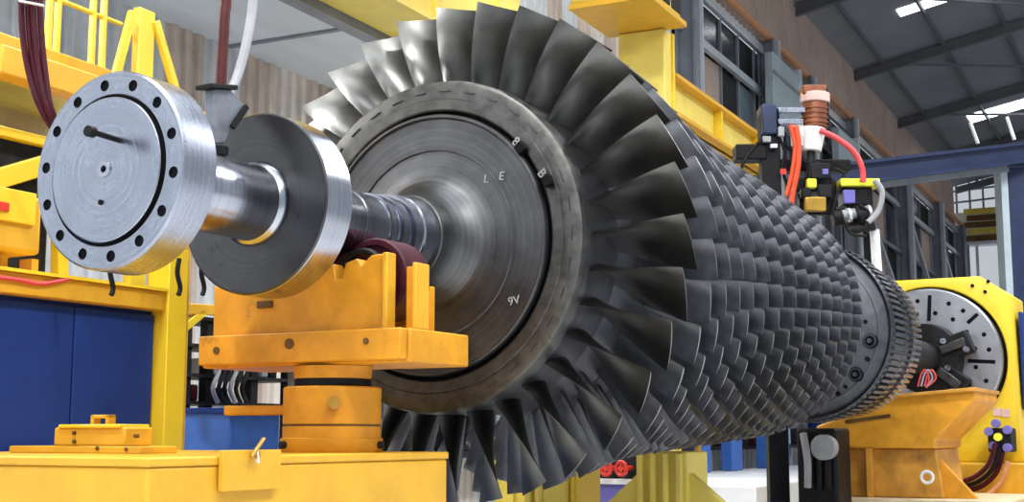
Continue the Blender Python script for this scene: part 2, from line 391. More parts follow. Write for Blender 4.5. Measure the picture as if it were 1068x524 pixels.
# trolley above
t = thing(HF, 'crane_trolley', 'olive yellow crane trolley box on top of the gantry post', 'crane trolley', ((q0.x + q1.x) / 2, GL, zt))
part(t, 'box', MB().box((q0.x, 5.3, zt), (q1.x, 6.3, zt + .9)), 'yellow_olive', .03)
part(t, 'lower_lip', MB().box((q0.x - .06, 5.24, zt - .07), (q1.x + .06, 6.3, zt)), 'yellow', .01)
for i in range(3):
    aa = q0.x + (q1.x - q0.x) * (i + .5) / 3
    part(t, 'opening', MB().box((aa - .16, 5.285, zt + .08), (aa + .16, 5.31, zt + .38)), 'dark_machine')

# ---- walkway with railing at upper left
CW = 5.2
WE = on_side(HF, 132, 60, CW).x; WS = on_side(HF, -45, 60, CW).x
z0 = on_side(HF, 50, 88, CW).z; z1 = on_side(HF, 50, 50, CW).z
t = thing(HF, 'crane_walkway', 'yellow crane walkway with tubular railing above the flange', 'walkway', (5, CW, z0))
part(t, 'side_beam', MB().box((WS, CW, z0), (WE, CW + .1, z1)), 'yellow', .008)
part(t, 'lower_flange', MB().box((WS, CW - .06, z0 - .03), (WE, CW + .5, z0)), 'yellow_pale')
part(t, 'deck', MB().box((WS, CW + .1, z1 - .05), (WE, CW + .9, z1 - .02)), 'column_grey')
part(t, 'lower_panel', MB().box((WS, CW + .5, z0 - .62), (WE, CW + .6, z0 - .03)), 'beige_cab')
for h in (.30, .55): part(t, 'rail', MB().cyl((WS, CW + .05, z1 + h), (WE, CW + .05, z1 + h), .014, n=10), 'yellow_bright')
for x in (-10, 56, 65, 102, 113):
    s = on_side(HF, x, 50, CW).x
    part(t, 'rail_post', MB().box((s - .013, CW + .03, z1), (s + .013, CW + .06, z1 + .58)), 'yellow_bright')
# braced post
ps = on_side(HF, 150, 60, 4.9); sz = on_side(HF, 150, 86, 4.9).z; tz = on_side(HF, 150, 8, 4.9).z
t = thing(HF, 'braced_post', 'bright yellow post with two slanting braces behind the flange', 'post', (ps.x, 4.9, 0))
part(t, 'post', MB().box((on_side(HF, 144, 60, 4.9).x, 4.9, 0), (on_side(HF, 161, 60, 4.9).x, 4.95, tz)), 'yellow_bright', .01)
for x in (118, 190):
    s = on_side(HF, x, 84, 4.9).x
    part(t, 'brace', MB().bar((ps.x + (.08 if x > 150 else -.1), 4.9, tz - .05), (s, 4.9, sz - .08), .03, .05), 'yellow_bright', .005)
part(t, 'cross_beam', MB().box((ps.x - 1.0, 4.86, sz - .2), (ps.x + .5, 4.98, sz - .06)), 'yellow', .008)

# ================================================================== THE ROTOR
ro = thing(MF, 'compressor_rotor', 'huge steel turbine compressor rotor with fanned blades on its shaft', 'turbine rotor', (0, 0, 0))
# coupling flange
fl = part(ro, 'coupling_flange', MB().lathe([(-.014, .0001), (-.014, .247), (-.011, .251), (.005, .251), (.005, .263), (0, .265), (0, .338), (.008, .346), (.155, .346), (.16, .341), (.16, .20), (.185, .165)], 128), 'steel_bright', label='bright turned coupling flange with bolt holes')
cm = MB()
for i in range(14):
    an = 6.28318 * (i + .27) / 14; cm.cyl((-.05, .30 * math.cos(an), .30 * math.sin(an)), (.06, .30 * math.cos(an), .30 * math.sin(an)), .020, n=20)
cm.cyl((-.05, 0, 0), (.05, 0, 0), .012, n=16)
cut(fl, cm)
for i in range(14):
    an = 6.28318 * (i + .27) / 14
    part(fl, 'bolt_hole', MB().cyl((.008, .30 * math.cos(an), .30 * math.sin(an)), (.05, .30 * math.cos(an), .30 * math.sin(an)), .0199, n=20), 'dark_groove')  # dark plug: the shade inside the hole put into colour
part(fl, 'plate_edge_shade', MB().lathe([(-.010, .2513), (.0045, .2516), (.0045, .2628)], 96, close=False), 'dark_groove')  # shade on the plate's side wall and groove, coloured in as a dark ring
part(fl, 'centre_boss', MB().lathe([(-.011, .03), (-.020, .028), (-.020, .013), (-.005, .012)], 32, close=False), 'steel_shaft')
p = on_face(MF, 104, 211, -.02)
part(fl, 'screw', MB().cyl((-.02, p.y, p.z), (-.01, p.y, p.z), .009, n=12), 'dark_groove')
pb = on_face(MF, 123, 146, -.012); pt_ = on_face(MF, 90, 136, -.10)
part(fl, 'lock_pin', MB().cyl((-.01, pb.y, pb.z), (-.12, pb.y, pb.z + .004), .010, n=14).cyl((-.12, pb.y, pb.z + .004), (-.15, pb.y, pb.z + .004), .019, n=18), 'black_paint', .002, label='dark pin standing out of the flange')
# shaft
part(ro, 'shaft', MB().lathe([(.15, .165), (.20, .152), (.26, .147), (.70, .147), (.74, .150), (.765, .160), (.765, .16), (.93, .16), (.93, .152), (.95, .150), (1.30, .150), (1.302, .146), (1.33, .146), (1.332, .150), (1.50, .150),
     (1.502, .160), (1.545, .160), (1.547, .148), (1.575, .148), (1.577, .166), (1.63, .166), (1.632, .152), (1.655, .152), (1.657, .178), (1.72, .178), (1.724, .186), (1.80, .190), (1.805, .182), (1.83, .182), (1.832, .15)], 96), 'steel_shaft')
part(ro, 'hub_cone', MB().lathe([(1.828, .15), (1.83, .198), (1.835, .203), (1.87, .207), (1.93, .225), (1.98, .26), (2.01, .30)], 96, close=False), 'disc_steel')
cl = part(ro, 'thrust_collar', MB().lathe([(.762, .16), (.76, .19), (.76, .352), (.767, .359), (.918, .359), (.925, .352), (.925, .15)], 128), 'steel_collar', label='thick turned thrust collar on the shaft')
part(cl, 'rim', MB().lathe([(.766, .3585), (.768, .3605), (.917, .3605), (.919, .3585)], 128, close=False), 'steel_shaft')
part(cl, 'fillet_ring', MB().lathe([(.735, .148), (.742, .160), (.758, .168), (.7605, .168)], 96, close=False), 'steel_shaft')
# front disc
part(ro, 'front_disc', MB().lathe([(2.0, .28), (2.022, .32), (2.035, .38), (2.04, .445), (2.034, .447), (2.033, .452), (2.039, .456), (2.043, .55), (2.04, .60), (2.025, .607), (2.025, .618), (2.03, .622), (2.06, .626)], 128, close=False), 'disc_steel', label='dull grey front disc face')
part(ro, 'disc_groove', MB().lathe([(2.045, .624), (2.085, .628), (2.085, .640), (2.06, .648)], 128, close=False), 'dark_groove')
part(ro, 'disc_rim', MB().lathe([(2.09, .639), (2.055, .645), (2.05, .652), (2.05, .70), (2.058, .705), (2.058, .775), (2.066, .790), (2.09, .797), (2.12, .80)], 128, close=False), 'disc_rim', label='broad outer rim of the front disc')
for i in range(34):      # rim balance slots
    an = 6.28318 * i / 34; c_, s_ = math.cos(an), math.sin(an)
    part(ro, 'rim_slot', MB().bar((2.057, .742 * c_ - .03 * -s_ * -1, .742 * s_ + .03 * c_), (2.057, .742 * c_ + .03 * -s_ * -1, .742 * s_ - .03 * c_), .005, .010, up=(1, 0, 0)), 'drum_steel')
for px, py in ((538, 152), (566, 186)):
    q = on_face(MF, px + 5, py + 3, 2.03); rr = math.hypot(q.y, q.z); an = math.atan2(q.z, q.y)
    part(ro, 'balance_weight', MB().bar((2.03, (rr - .02) * math.cos(an), (rr - .02) * math.sin(an)), (2.03, (rr + .024) * math.cos(an), (rr + .024) * math.sin(an)), .05, .035, up=(1, 0, 0)), 'dark_groove', .004)
def text_part(root, name, s, px, py, t, size, mt, tilt=0):
    cu = bpy.data.curves.new(name, 'FONT'); cu.body = s; cu.size = size; cu.extrude = .001; cu.align_x = 'CENTER'; cu.align_y = 'CENTER'; cu.offset = .0004
    ob = bpy.data.objects.new(name, cu); COL.objects.link(ob); bpy.context.view_layer.update()
    me = bpy.data.meshes.new_from_object(ob.evaluated_get(bpy.context.evaluated_depsgraph_get())); bpy.data.objects.remove(ob)
    q = on_face(MF, px, py, t)
    # text x -> -y (to the camera's right), text y -> z, text z -> -x
    Mx = Matrix(((0, 0, -1, q.x), (-1, 0, 0, q.y), (0, 1, 0, q.z), (0, 0, 0, 1)))
    me.transform(Mx @ Matrix.Rotation(R(tilt), 4, 'Z')); me.materials.clear(); me.materials.append(M[mt])
    return part(root, name, me, mt)
for s, x, y, sz_, tl in (('8', 538, 148, .06, -40), ('B', 565, 181, .06, -52), ('L', 507, 187, .055, -10), ('E', 523, 184, .055, -10), ('9V', 536, 314, .055, 10)):
    text_part(ro, 'marking', s, x, y, 2.034 if s in '8BL' else 2.030, sz_, 'paint_mark', tl)
# drum under the blades
prof = [(2.10, .79), (2.12, .80)]
NST = 14
stages = []
TI = [(2.3, 1.215), (2.7, 1.185), (3.2, 1.11), (3.7, 1.05), (4.2, 1.02), (4.7, .995), (5.2, .975), (5.7, .95), (6.2, .925), (6.7, .90), (7.2, .87)]
def tipr(t):
    for (a, ra), (b, rb) in zip(TI, TI[1:]):
        if t <= b: return ra + (rb - ra) * max(t - a, 0) / (b - a)
    return TI[-1][1]
tc0 = 2.30
for i in range(NST):
    if i == 0: t0, ch, cnt = 2.29, .34, 32
    else:
        t0 = 2.68 + (i - 1) * .311; cnt = 34 + 2 * i; ch = .98 * 2 * math.pi * tipr(t0) / cnt / math.sin(R(62)) * (.98 if i < 6 else 1.02)
    stages.append((t0, ch, cnt, .80 - .006 * min(i, 6) + .003 * max(i - 6, 0), tipr(t0)))
for (t0, ch, cnt, hub, tip) in stages:
    prof += [(t0 - .14, hub), (t0 + .14, hub), (t0 + .145, hub - .035), (t0 + .185, hub - .035)]
prof += [(6.56, .80)]
part(ro, 'drum', MB().lathe(prof, 96, close=False), 'drum_steel')
def blade_mesh(i, t0, ch, hub, tip):
    mb = MB(); ns = 9 if i == 0 else (5 if i < 6 else 3); npt = 9 if i < 4 else 6
    rings = []
    for k in range(ns):
        f = k / (ns - 1); r = hub - .01 + (tip - hub + .01) * f
        if i == 0: s = R(5 + 48 * f ** .95); c = ch * (.86 + .0 * f); th = .11 - .08 * f; cam_ = .17 - .11 * f
        else: s = R(36 + 26 * f); c = ch * (1.05 - .1 * f); th = .10 - .05 * f; cam_ = .12 - .04 * f
        up, dn = [], []
        for j in range(npt):
            u = j / (npt - 1); u = u * u * (3 - 2 * u) * .6 + u * .4
            off = cam_ * 4 * u * (1 - u) * c; hh = th * c * (1.9 * math.sqrt(max(u, 0)) * (1 - u) + .06) * .7
            for lst, sg in ((up, 1), (dn, -1)):
                o = off + sg * hh
                lst.append(((u - .5) * c * math.cos(s) + o * math.sin(s) + t0, -(u - .5) * c * math.sin(s) + o * math.cos(s), r))
        rings.append(up + dn[::-1][1:-1])
    n = len(rings[0]); vs = [p for rg in rings for p in rg]
    fs = [(k * n + j, k * n + (j + 1) % n, (k + 1) * n + (j + 1) % n, (k + 1) * n + j) for k in range(ns - 1) for j in range(n)]
    fs += [list(range((ns - 1) * n, ns * n))]
    mb.add(vs, fs); me = mb.mesh('blade', smooth=40); me.materials.append(M['blade_steel' if i == 0 else 'blade_small']); return me
cand = []
cam_l = MF.loc(CAMP)
for i, (t0, ch, cnt, hub, tip) in enumerate(stages):
    me = blade_mesh(i, t0, ch, hub, tip)
    for k in range(cnt):
        phi = 2 * math.pi * (k + (.18 if i == 0 else (i * .37) % 1)) / cnt
        pos = Vector((t0, -tip * math.sin(phi), tip * math.cos(phi)))
        dirv = cam_l - pos; facing = Vector((0, -math.sin(phi), math.cos(phi))).dot(dirv.normalized())
        sc_ = (ch / dirv.length) * (2 if i == 0 else (1 if facing > -.05 else .05))
        cand.append((sc_ if i else 9, i, phi, me))
cand.sort(key=lambda c: -c[0])
for s_, i, phi, me in cand[:300]:
    o = bpy.data.objects.new('blade', me); COL.objects.link(o); o.parent = ro; o.rotation_euler = (phi, 0, 0)
rest = MB()
for s_, i, phi, me in cand[300:]:
    Rm = Matrix.Rotation(phi, 3, 'X'); rest.add([Rm @ v.co for v in me.vertices], [list(p.vertices) for p in me.polygons])
part(ro, 'rear_blades', rest, 'blade_small', kind='stuff', smooth=40)
# rear smooth band, toothed rings, stub shaft
bd = part(ro, 'rear_disc', MB().lathe([(6.55, .80), (6.6, .79), (6.62, .50), (7.6, .44), (7.88, .45), (7.93, .48), (7.95, .52), (7.99, .64), (7.985, .645), (7.99, .652), (8.02, .74), (8.06, .765), (8.10, .765)], 96, close=False), 'rear_steel', label='smooth grey rear disc face behind the last blades')
for px, py, r_ in ((908, 356, .062), (893, 391, .060), (905, 375, .020), (874, 411, .020), (903, 336, .018), (882, 404, .016)):
    q = on_face(MF, px, py, 7.975)
    if r_ > .03:
        b = part(bd, 'boss', MB().cyl((7.95, q.y, q.z), (8.02, q.y, q.z), r_, n=24), 'dark_groove', .003)
        part(b, 'ring', MB().lathe([(7.946, r_ * .62), (7.94, r_ * .68), (7.94, r_ * .88), (7.952, r_ * .94)], 24, (0, q.y, q.z), close=False), 'rear_steel'); part(b, 'bolt_head', MB().cyl((7.925, q.y, q.z), (7.96, q.y, q.z), r_ * .36, n=6), 'steel_bright')
    else: part(bd, 'plug', MB().cyl((7.955, q.y, q.z), (8.01, q.y, q.z), r_, n=14), 'dark_groove')
def tooth_ring(t0, t1, r0, r1, n):
    mb = MB()
    for i in range(n):
        a = 2 * math.pi * i / n
        for w in (.5,):
            vs = []
            for t in (t0, t1):
                for rr, da in ((r0, -.28), (r1, -.24), (r1, .24), (r0, .28)):
                    an = a + da * 2 * math.pi / n; vs.append((t, rr * math.cos(an), rr * math.sin(an)))
            mb.add(vs, [(0,1,2,3),(7,6,5,4),(0,4,5,1),(1,5,6,2),(2,6,7,3)])
    return mb
part(ro, 'rear_ring', MB().lathe([(7.96, .76), (8.0, .73), (8.6, .715), (8.62, .67), (8.7, .65), (8.8, .67), (8.82, .68), (9.35, .66), (9.37, .60), (9.5, .3)], 96, close=False), 'drum_steel')
part(ro, 'teeth', tooth_ring(8.06, 8.36, .71, .785, 84), 'rear_steel', kind='stuff', smooth=0)
part(ro, 'teeth', tooth_ring(8.46, 8.62, .70, .765, 84), 'steel_collar', kind='stuff', smooth=0)
part(ro, 'teeth', tooth_ring(8.9, 9.25, .66, .735, 84), 'steel_bright', kind='stuff', smooth=0)
part(ro, 'rear_shaft', MB().lathe([(9.45, .36), (9.9, .30), (10.2, .20), (12.7, .19)], 48), 'dark_machine')

# ================================================================== HEADSTOCK
HT = 13.15
t = thing(MF, 'headstock', 'tall bright yellow headstock holding the round faceplate', 'headstock', (HT + .8, 0, -AX))
c1, c2 = .98, -.97
hs = part(t, 'housing', MB().prism([(c1, -1.2), (c1, .72), (.62, .97), (-.60, .97), (-.93, .74), (-.97, -1.2)], 0, HT, HT + 1.0), 'yellow_bright', .02)
cm = MB().cyl((HT - .2, 0, 0), (HT + .15, 0, 0), .87, n=72); cut(hs, cm); bevel(hs, .015)
part(t, 'recess', MB().lathe([(HT + .12, .868), (HT + .148, .868), (HT + .149, .3)], 72, close=False), 'dark_machine')
part(t, 'side_cover', MB().box((HT + .25, -.975, -.6), (HT + .95, -1.02, .55)), 'navy', .01)
for y, z in ((-.52, .86), (-.66, .78), (-.7, .9)): part(t, 'bolt', MB().cyl((HT - .02, y, z), (HT, y, z), .022, n=6), 'dark_groove')
for px, py in ((1040, 430), (1049, 431)):
    q = on_face(MF, px, py, HT); part(t, 'label_plate', MB().box((HT - .012, q.y - .045, q.z - .045), (HT, q.y + .045, q.z + .045)), 'label_pink')
part(t, 'base_block', MB().box((HT - .3, .6, -1.62), (HT + 1.1, -1.25, -1.2)), 'yellow', .02)
# faceplate
fp = thing(MF, 'faceplate', 'round grey steel faceplate with holes and radial slots', 'faceplate', (13.0, 0, -.835))
pl = part(fp, 'plate', MB().lathe([(13.0, .02), (13.0, .815), (13.015, .835), (13.14, .835), (13.14, .02)], 96), 'chuck_steel')
cm = MB(); A_OFF = R(4)
for k in range(8):
    an = A_OFF + k * math.pi / 4
    r0, r1 = ((.45, .76) if k % 2 == 0 else (.62, .78))
    cm.bar((13.0, r0 * math.cos(an), r0 * math.sin(an)), (13.0, r1 * math.cos(an), r1 * math.sin(an)), .045, .06, up=(1, 0, 0))
hole = [(r_, an) for r_, nn in ((.70, 24), (.55, 16), (.38, 8)) for an in [2 * math.pi * (j + .5) / nn for j in range(nn)]]
hole = [(r_, an) for r_, an in hole if r_ < .44 or abs(((an - A_OFF) + math.pi / 8) % (math.pi / 4) - math.pi / 8) * r_ > .06]
for r_, an in hole: cm.cyl((12.95, r_ * math.cos(an), r_ * math.sin(an)), (13.05, r_ * math.cos(an), r_ * math.sin(an)), .028, n=10)
cut(pl, cm)
for k in range(8):
    an = A_OFF + k * math.pi / 4
    r0, r1 = ((.45, .76) if k % 2 == 0 else (.62, .78))
    part(pl, 'slot_shade', MB().bar((13.035, r0 * math.cos(an), r0 * math.sin(an)), (13.035, r1 * math.cos(an), r1 * math.sin(an)), .0449, .04, up=(1, 0, 0)), 'dark_groove')  # near-black fill paints in the shade of the slot
for r_, an in hole: part(pl, 'hole', MB().cyl((13.012, r_ * math.cos(an), r_ * math.sin(an)), (13.049, r_ * math.cos(an), r_ * math.sin(an)), .0279, n=10), 'dark_groove')  # near-black fill paints in the shade of the hole
# driver / jaw block bolted on the plate
dv = thing(MF, 'drive_jaw', 'dark bolted drive jaw between rotor end and faceplate', 'drive jaw', (12.9, -.2, -.3))
part(dv, 'hub', MB().lathe([(12.72, .20), (12.74, .40), (12.99, .42), (12.99, .195)], 48), 'black_paint')
for an in (R(20), R(140), R(200), R(320)):
    ca, sa = math.cos(an), math.sin(an)
    j = part(dv, 'jaw', MB().bar((12.85, -.2 * ca, .2 * sa), (12.85, -.56 * ca, .56 * sa), .26, .24, up=(1, 0, 0)), 'black_paint', .02)
    part(j, 'jaw_bar', MB().bar((12.70, -.22 * ca, .22 * sa), (12.70, -.52 * ca, .52 * sa), .1, .06, up=(1, 0, 0)), 'steel_collar', .01)
    for rr, off in ((.5, .09), (.3, -.09)):
        part(j, 'cap_screw', MB().cyl((12.72, -rr * ca - off * sa, rr * sa - off * ca), (12.66, -rr * ca - off * sa, rr * sa - off * ca), .036, n=14), 'steel_bright')
# red and white cable loop at the rotor end
q = on_face(MF, 963, 392, 9.6)
t = thing(MF, 'cable_loop', 'thin red and white wire loops hanging at the rotor end', 'cable', (9.6, q.y, q.z - .1))
for k, mt in ((0, 'red_hose'), (1, 'white_hose'), (2, 'red_hose')):
    part(t, 'wire', MB().tube([(9.58, q.y + .05 - .03 * k, q.z - .10), (9.6, q.y + .02 - .03 * k, q.z + .01), (9.6, q.y - .02 - .03 * k, q.z + .05), (9.6, q.y - .05 - .03 * k, q.z - .03), (9.6, q.y - .02, q.z - .11)], .009, 8, 5), mt)
# connector box and cables on the headstock front
q = on_face(MF, 1044, 458, HT - .3)
t = thing(MF, 'connector_block', 'dark violet connector block with hanging black and red cables', 'connector', (HT - .35, q.y, q.z - .2))
part(t, 'box', MB().box((HT - .45, q.y - .13, q.z - .15), (HT - .05, q.y + .12, q.z + .12)), 'black_paint', .02)
for dy, dz in ((.1, .08), (-.1, .1), (.02, .17), (.06, -.08), (-.09, -.1)):
    part(t, 'plug', MB().cyl((HT - .5, q.y + dy, q.z + dz), (HT - .43, q.y + dy, q.z + dz), .05, n=14), 'violet_blue', .006)
part(t, 'knob', MB().cyl((HT - .52, q.y, q.z + .02), (HT - .43, q.y, q.z + .02), .045, n=14), 'lime')
for k, (mt, dx) in enumerate((('maroon', 0), ('black_paint', .05), ('pipe_orange', -.1), ('maroon', .1))):
    a_ = on_face(MF, 1046, 472, HT - .45); b_ = on_face(MF, 1038, 495, HT - .45); c_ = on_face(MF, 1018, 510, HT - .45); e_ = on_face(MF, 990, 512, HT - .45)
    part(t, 'cable', MB().tube([(p_.x - .03 * k, p_.y + dx * .6, p_.z + dx) for p_ in (a_, b_, c_, e_)], .028, 10, 6), mt)

# rear support pedestal (orange)
t = thing(MF, 'rear_pedestal', 'dirty orange bearing pedestal under the rear of the rotor', 'pedestal', (10.6, -.3, -AX))
PT0, PT1 = 10.2, 11.5
part(t, 'head', MB().prism([(.55, -.80), (.32, -.72), (-.22, -.50), (-1.0, -.44), (-1.0, -.56), (-.62, -.93), (-.62, -1.02), (.55, -1.02)], 0, PT0, PT1), 'orange_paint', .02)
part(t, 'cap_plate', MB().prism([(-.20, -.50), (-1.02, -.435), (-1.02, -.47), (-.2, -.53)], 0, PT0 - .06, PT1 + .05), 'orange_dirty', .005)
part(t, 'column', MB().prism([(.40, -1.02), (-.60, -1.02), (-.66, -1.50), (.44, -1.50)], 0, PT0 + .1, PT1 - .1), 'orange_dirty', .015)
part(t, 'rib', MB().box((PT0, .0, -1.5), (PT0 + .2, .06, -1.02)), 'orange_dirty', .006)
part(t, 'rib', MB().box((PT0, .34, -1.5), (PT0 + .2, .40, -1.02)), 'orange_dirty', .006)
part(t, 'slot', MB().bar((PT0 - .004, .25, -.76), (PT0 - .004, -.2, -.70), .012, .035), 'brown_box')
part(t, 'gusset', MB().prism([(-.55, -1.05), (-.95, -1.5), (-.55, -1.5)], 0, PT0 + .2, PT0 + .3), 'orange_paint', .006)
part(t, 'foot', MB().box((PT0 - .2, .6, -1.62), (PT1 + .3, -1.3, -1.5)), 'beige_cab', .01)
q = on_face(MF, 968, 498, PT0 + .05)
e = part(t, 'eye_ring', MB(), 'white_paint') if False else None
mbr = MB(); mbr.tube([(PT0 + .0, q.y + .055 * math.cos(k * .3927), q.z + .055 * math.sin(k * .3927)) for k in range(17)], .016, 8, 1)
part(t, 'eye_ring', mbr, 'white_paint', label='white ring on the pedestal front')
# black drive unit behind
t = thing(MF, 'drive_motor', 'black motor housing standing left of the orange pedestal', 'motor', (9.0, .2, -AX))
qa = on_face(MF, 830, 447, 9.4); qb = on_face(MF, 874, 515, 9.4)
part(t, 'body', MB().box((9.4, qa.y, -AX), (9.9, qb.y, qa.z)), 'black_paint', .03)
for k in range(4):
    y_ = qa.y + (qb.y - qa.y) * (.2 + .2 * k); part(t, 'cooling_fin', MB().box((9.34, y_ - .02, -1.4), (9.41, y_ + .02, qa.z - .08)), 'dark_machine')
part(t, 'conduit', MB().tube([(9.3, qa.y - .1, qa.z - .05), (9.25, qa.y - .15, qa.z - .3), (9.3, qa.y - .13, qa.z - .55)], .035, 10), 'grey_plastic')
part(t, 'cap', MB().cyl((9.28, qb.y + .1, qa.z - .18), (9.42, qb.y + .1, qa.z - .18), .12, n=20), 'grey_plastic', .01)
# machine bed rail under the rear end
single(MF, 'machine_bed', 'long orange bed rail along the floor at the tailstock end', 'machine bed', MB().box((9.95, .62, -AX), (15, -1.5, -1.62)), 'orange_paint', .02)

# ================================================================== FRONT SUPPORT
BZ = -.965
t = thing(MF, 'support_table', 'wide yellow machine table filling the lower left foreground', 'machine table', (.8, .4, -AX))
part(t, 'top_plate', MB().box((-.12, 1.35, BZ - .03), (1.66, -.35, BZ)), 'yellow', .006)
part(t, 'body', MB().box((-.115, 1.35, -AX), (1.655, -.345, BZ - .03)), 'yellow', .01)
# clamp plate with wing bolt on its long side
a_ = on_side(MF, 228, 470, -.352); b_ = on_side(MF, 288, 510, -.352)
t = thing(MF, 'clamp_plate', 'small yellow plate with a brass wing bolt on the table side', 'clamp', ((a_.x + b_.x) / 2, -.36, b_.z))
part(t, 'plate', MB().box((a_.x, -.352, b_.z), (b_.x, -.372, a_.z)), 'yellow', .003)
q = on_side(MF, 266, 468, -.385)
part(t, 'bolt', MB().cyl((q.x, -.372, q.z - .02), (q.x, -.40, q.z - .02), .013, n=12), 'brass')
part(t, 'wing', MB().bar((q.x - .03, -.395, q.z - .03), (q.x + .035, -.395, q.z + .035), .014, .010), 'brass', .003)
part(t, 'wing', MB().bar((q.x + .005, -.395, q.z - .05), (q.x - .005, -.395, q.z - .0), .012, .01), 'white_paint', .003)
# swivel pedestal
TP = 1.30
t = thing(MF, 'roller_pedestal', 'round orange pedestal carrying the roller rest on the table', 'pedestal', (TP, 0, BZ))
part(t, 'drum', MB().lathe([(BZ, .205), (BZ + .012, .212), (BZ + .055, .212), (BZ + .06, .203), (BZ + .105, .203), (BZ + .107, .198), (BZ + .114, .198), (BZ + .116, .203), (BZ + .262, .203), (BZ + .268, .197), (BZ + .268, .02)], 64, (TP, 0, 0), 2), 'orange_paint')
part(t, 'seam_ring', MB().lathe([(BZ + .106, .2005), (BZ + .115, .2005)], 64, (TP, 0, 0), 2, close=False), 'brown_box')
part(t, 'neck', MB().lathe([(BZ + .262, .13), (BZ + .30, .13), (BZ + .302, .16), (BZ + .353, .165)], 48, (TP, 0, 0), 2), 'orange_paint')
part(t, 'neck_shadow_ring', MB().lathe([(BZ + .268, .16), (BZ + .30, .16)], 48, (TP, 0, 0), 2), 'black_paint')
cdir = (MF.loc(CAMP) - Vector((TP, 0, 0))); an = math.atan2(cdir.y, cdir.x) + .02
rad = Vector((math.cos(an), math.sin(an), 0)); bz = Vector((TP, 0, BZ + .195))
part(t, 'lock_bolt', MB().cyl(bz + rad * .198, bz + rad * .245, .018, n=16).cyl(bz + rad * .235, bz + rad * .25, .024, n=6), 'brass', .002, label='brass lock bolt')
part(t, 'bolt_flange', MB().cyl(bz + rad * .2, bz + rad * .212, .03, n=20), 'orange_dirty')
for k in (-.55, .55):
    rd = Vector((math.cos(an + k * 2), math.sin(an + k * 2), 0)); pz = Vector((TP, 0, BZ + .03)); part(t, 'foot_bolt', MB().cyl(pz + rd * .2, pz + rd * .235, .016, n=6), 'dark_machine')
# crank lever left of the pedestal
a_ = on_face(MF, 207, 431, 1.0); b_ = on_face(MF, 296, 428, 1.2)
t = thing(MF, 'crank_lever', 'slim orange hand lever sticking out left of the pedestal', 'lever', (1.2, b_.y, b_.z))
part(t, 'grip', MB().bar((1.2, a_.y + .03, b_.z), (1.24, b_.y + .012, b_.z), .03, .042), 'orange_paint', .008)
part(t, 'ferrule', MB().cyl((1.24, b_.y + .05, b_.z), (1.25, .206, b_.z), .016, n=12), 'black_paint')
# roller carriage
CT0, CT1 = 1.17, 1.62
t = thing(MF, 'roller_carriage', 'heavy yellow-orange carriage block cradling the shaft on rollers', 'roller rest', (TP, 0, -.56))
zb0, zb1 = -.60, -.40
part(t, 'base_slab', MB().box((CT0, .60, zb0 - .01), (CT1, -.47, -.475)), 'orange_paint', .008)
part(t, 'base_lip', MB().box((CT0 - .05, .58, zb0), (CT0, -.455, -.475)), 'orange_paint', .006)
fp_ = [(.555, -.475), (.555, -.255), (.10, -.20), (-.05, -.19), (-.08, -.195), (-.09, -.26), (-.125, -.26), (-.14, -.195), (-.20, -.18), (-.22, -.21), (-.27, -.17), (-.335, -.168), (-.335, -.475)]
fr_ = part(t, 'front_plate', MB().prism(fp_, 0, CT0 + .01, CT0 + .09), 'orange_paint', .006)
for px, py, r_ in ((302, 359, .022), (382, 356, .013), (226, 366, .016)):
    q = on_face(MF, px, py, CT0 - .05); part(t, 'bolt_hole', MB().cyl((CT0 - .056, q.y, q.z), (CT0 - .04, q.y, q.z), r_, n=20), 'brown_box')
q = on_face(MF, 277, 318, CT0 + .01)
part(fr_, 'cast_mark', MB().bar((CT0 + .004, q.y + .04, q.z), (CT0 + .004, q.y - .04, q.z), .01, .03), 'brown_box', .002)
part(t, 'rib', MB().box((CT0 - .005, -.335, -.475), (CT0 + .06, -.358, -.165)), 'yellow', .005)
part(t, 'side_plate', MB().box((CT0 + .10, -.38, -.475), (CT0 + .15, -.45, -.215)), 'orange_paint', .005)
part(t, 'rib', MB().box((CT0 + .06, -.435, -.475), (CT0 + .16, -.455, -.205)), 'yellow', .005)
part(t, 'rear_plate', MB().box((CT1 - .07, .56, -.475), (CT1, -.30, -.26)), 'orange_paint', .006)
for sy in (-1, 1):
    y_, z_ = sy * .20, -.25; tr0, tr1 = CT0 + .13, CT0 + .30
    rr = math.hypot(y_, z_) - .1505
    w = part(t, 'roller', MB().lathe([(tr0, .03), (tr0, rr - .035), (tr0 - .01, rr - .03), (tr0 - .01, rr - .008), (tr0, rr), (tr1, rr), (tr1, .03)], 48, (0, y_, z_)), 'roller_rubber', label='dark red support roller')
    part(w, 'axle', MB().cyl((CT0 + .1, y_, z_), (CT1 - .05, y_, z_), .035, n=20), 'steel_collar')
t = None
# oily hose bundle between collar and rollers
t = thing(MF, 'hose_clump', 'dark maroon hoses arching under the shaft beside the roller', 'hose', (1.275, -.12, -.3))
for k in range(3):
    pp = [on_face(MF, x, y, 1.275) for x, y in ((338 + 4 * k, 306), (346 + 7 * k, 280 - k), (364 + 6 * k, 268 - 2 * k), (384 + 5 * k, 272 - 2 * k), (396 + 5 * k, 292))]
    part(t, 'hose', MB().tube([(1.275 - .008 * k, p_.y, p_.z) for p_ in pp], .017, 10, 6), ('black_paint', 'maroon', 'black_paint')[k])

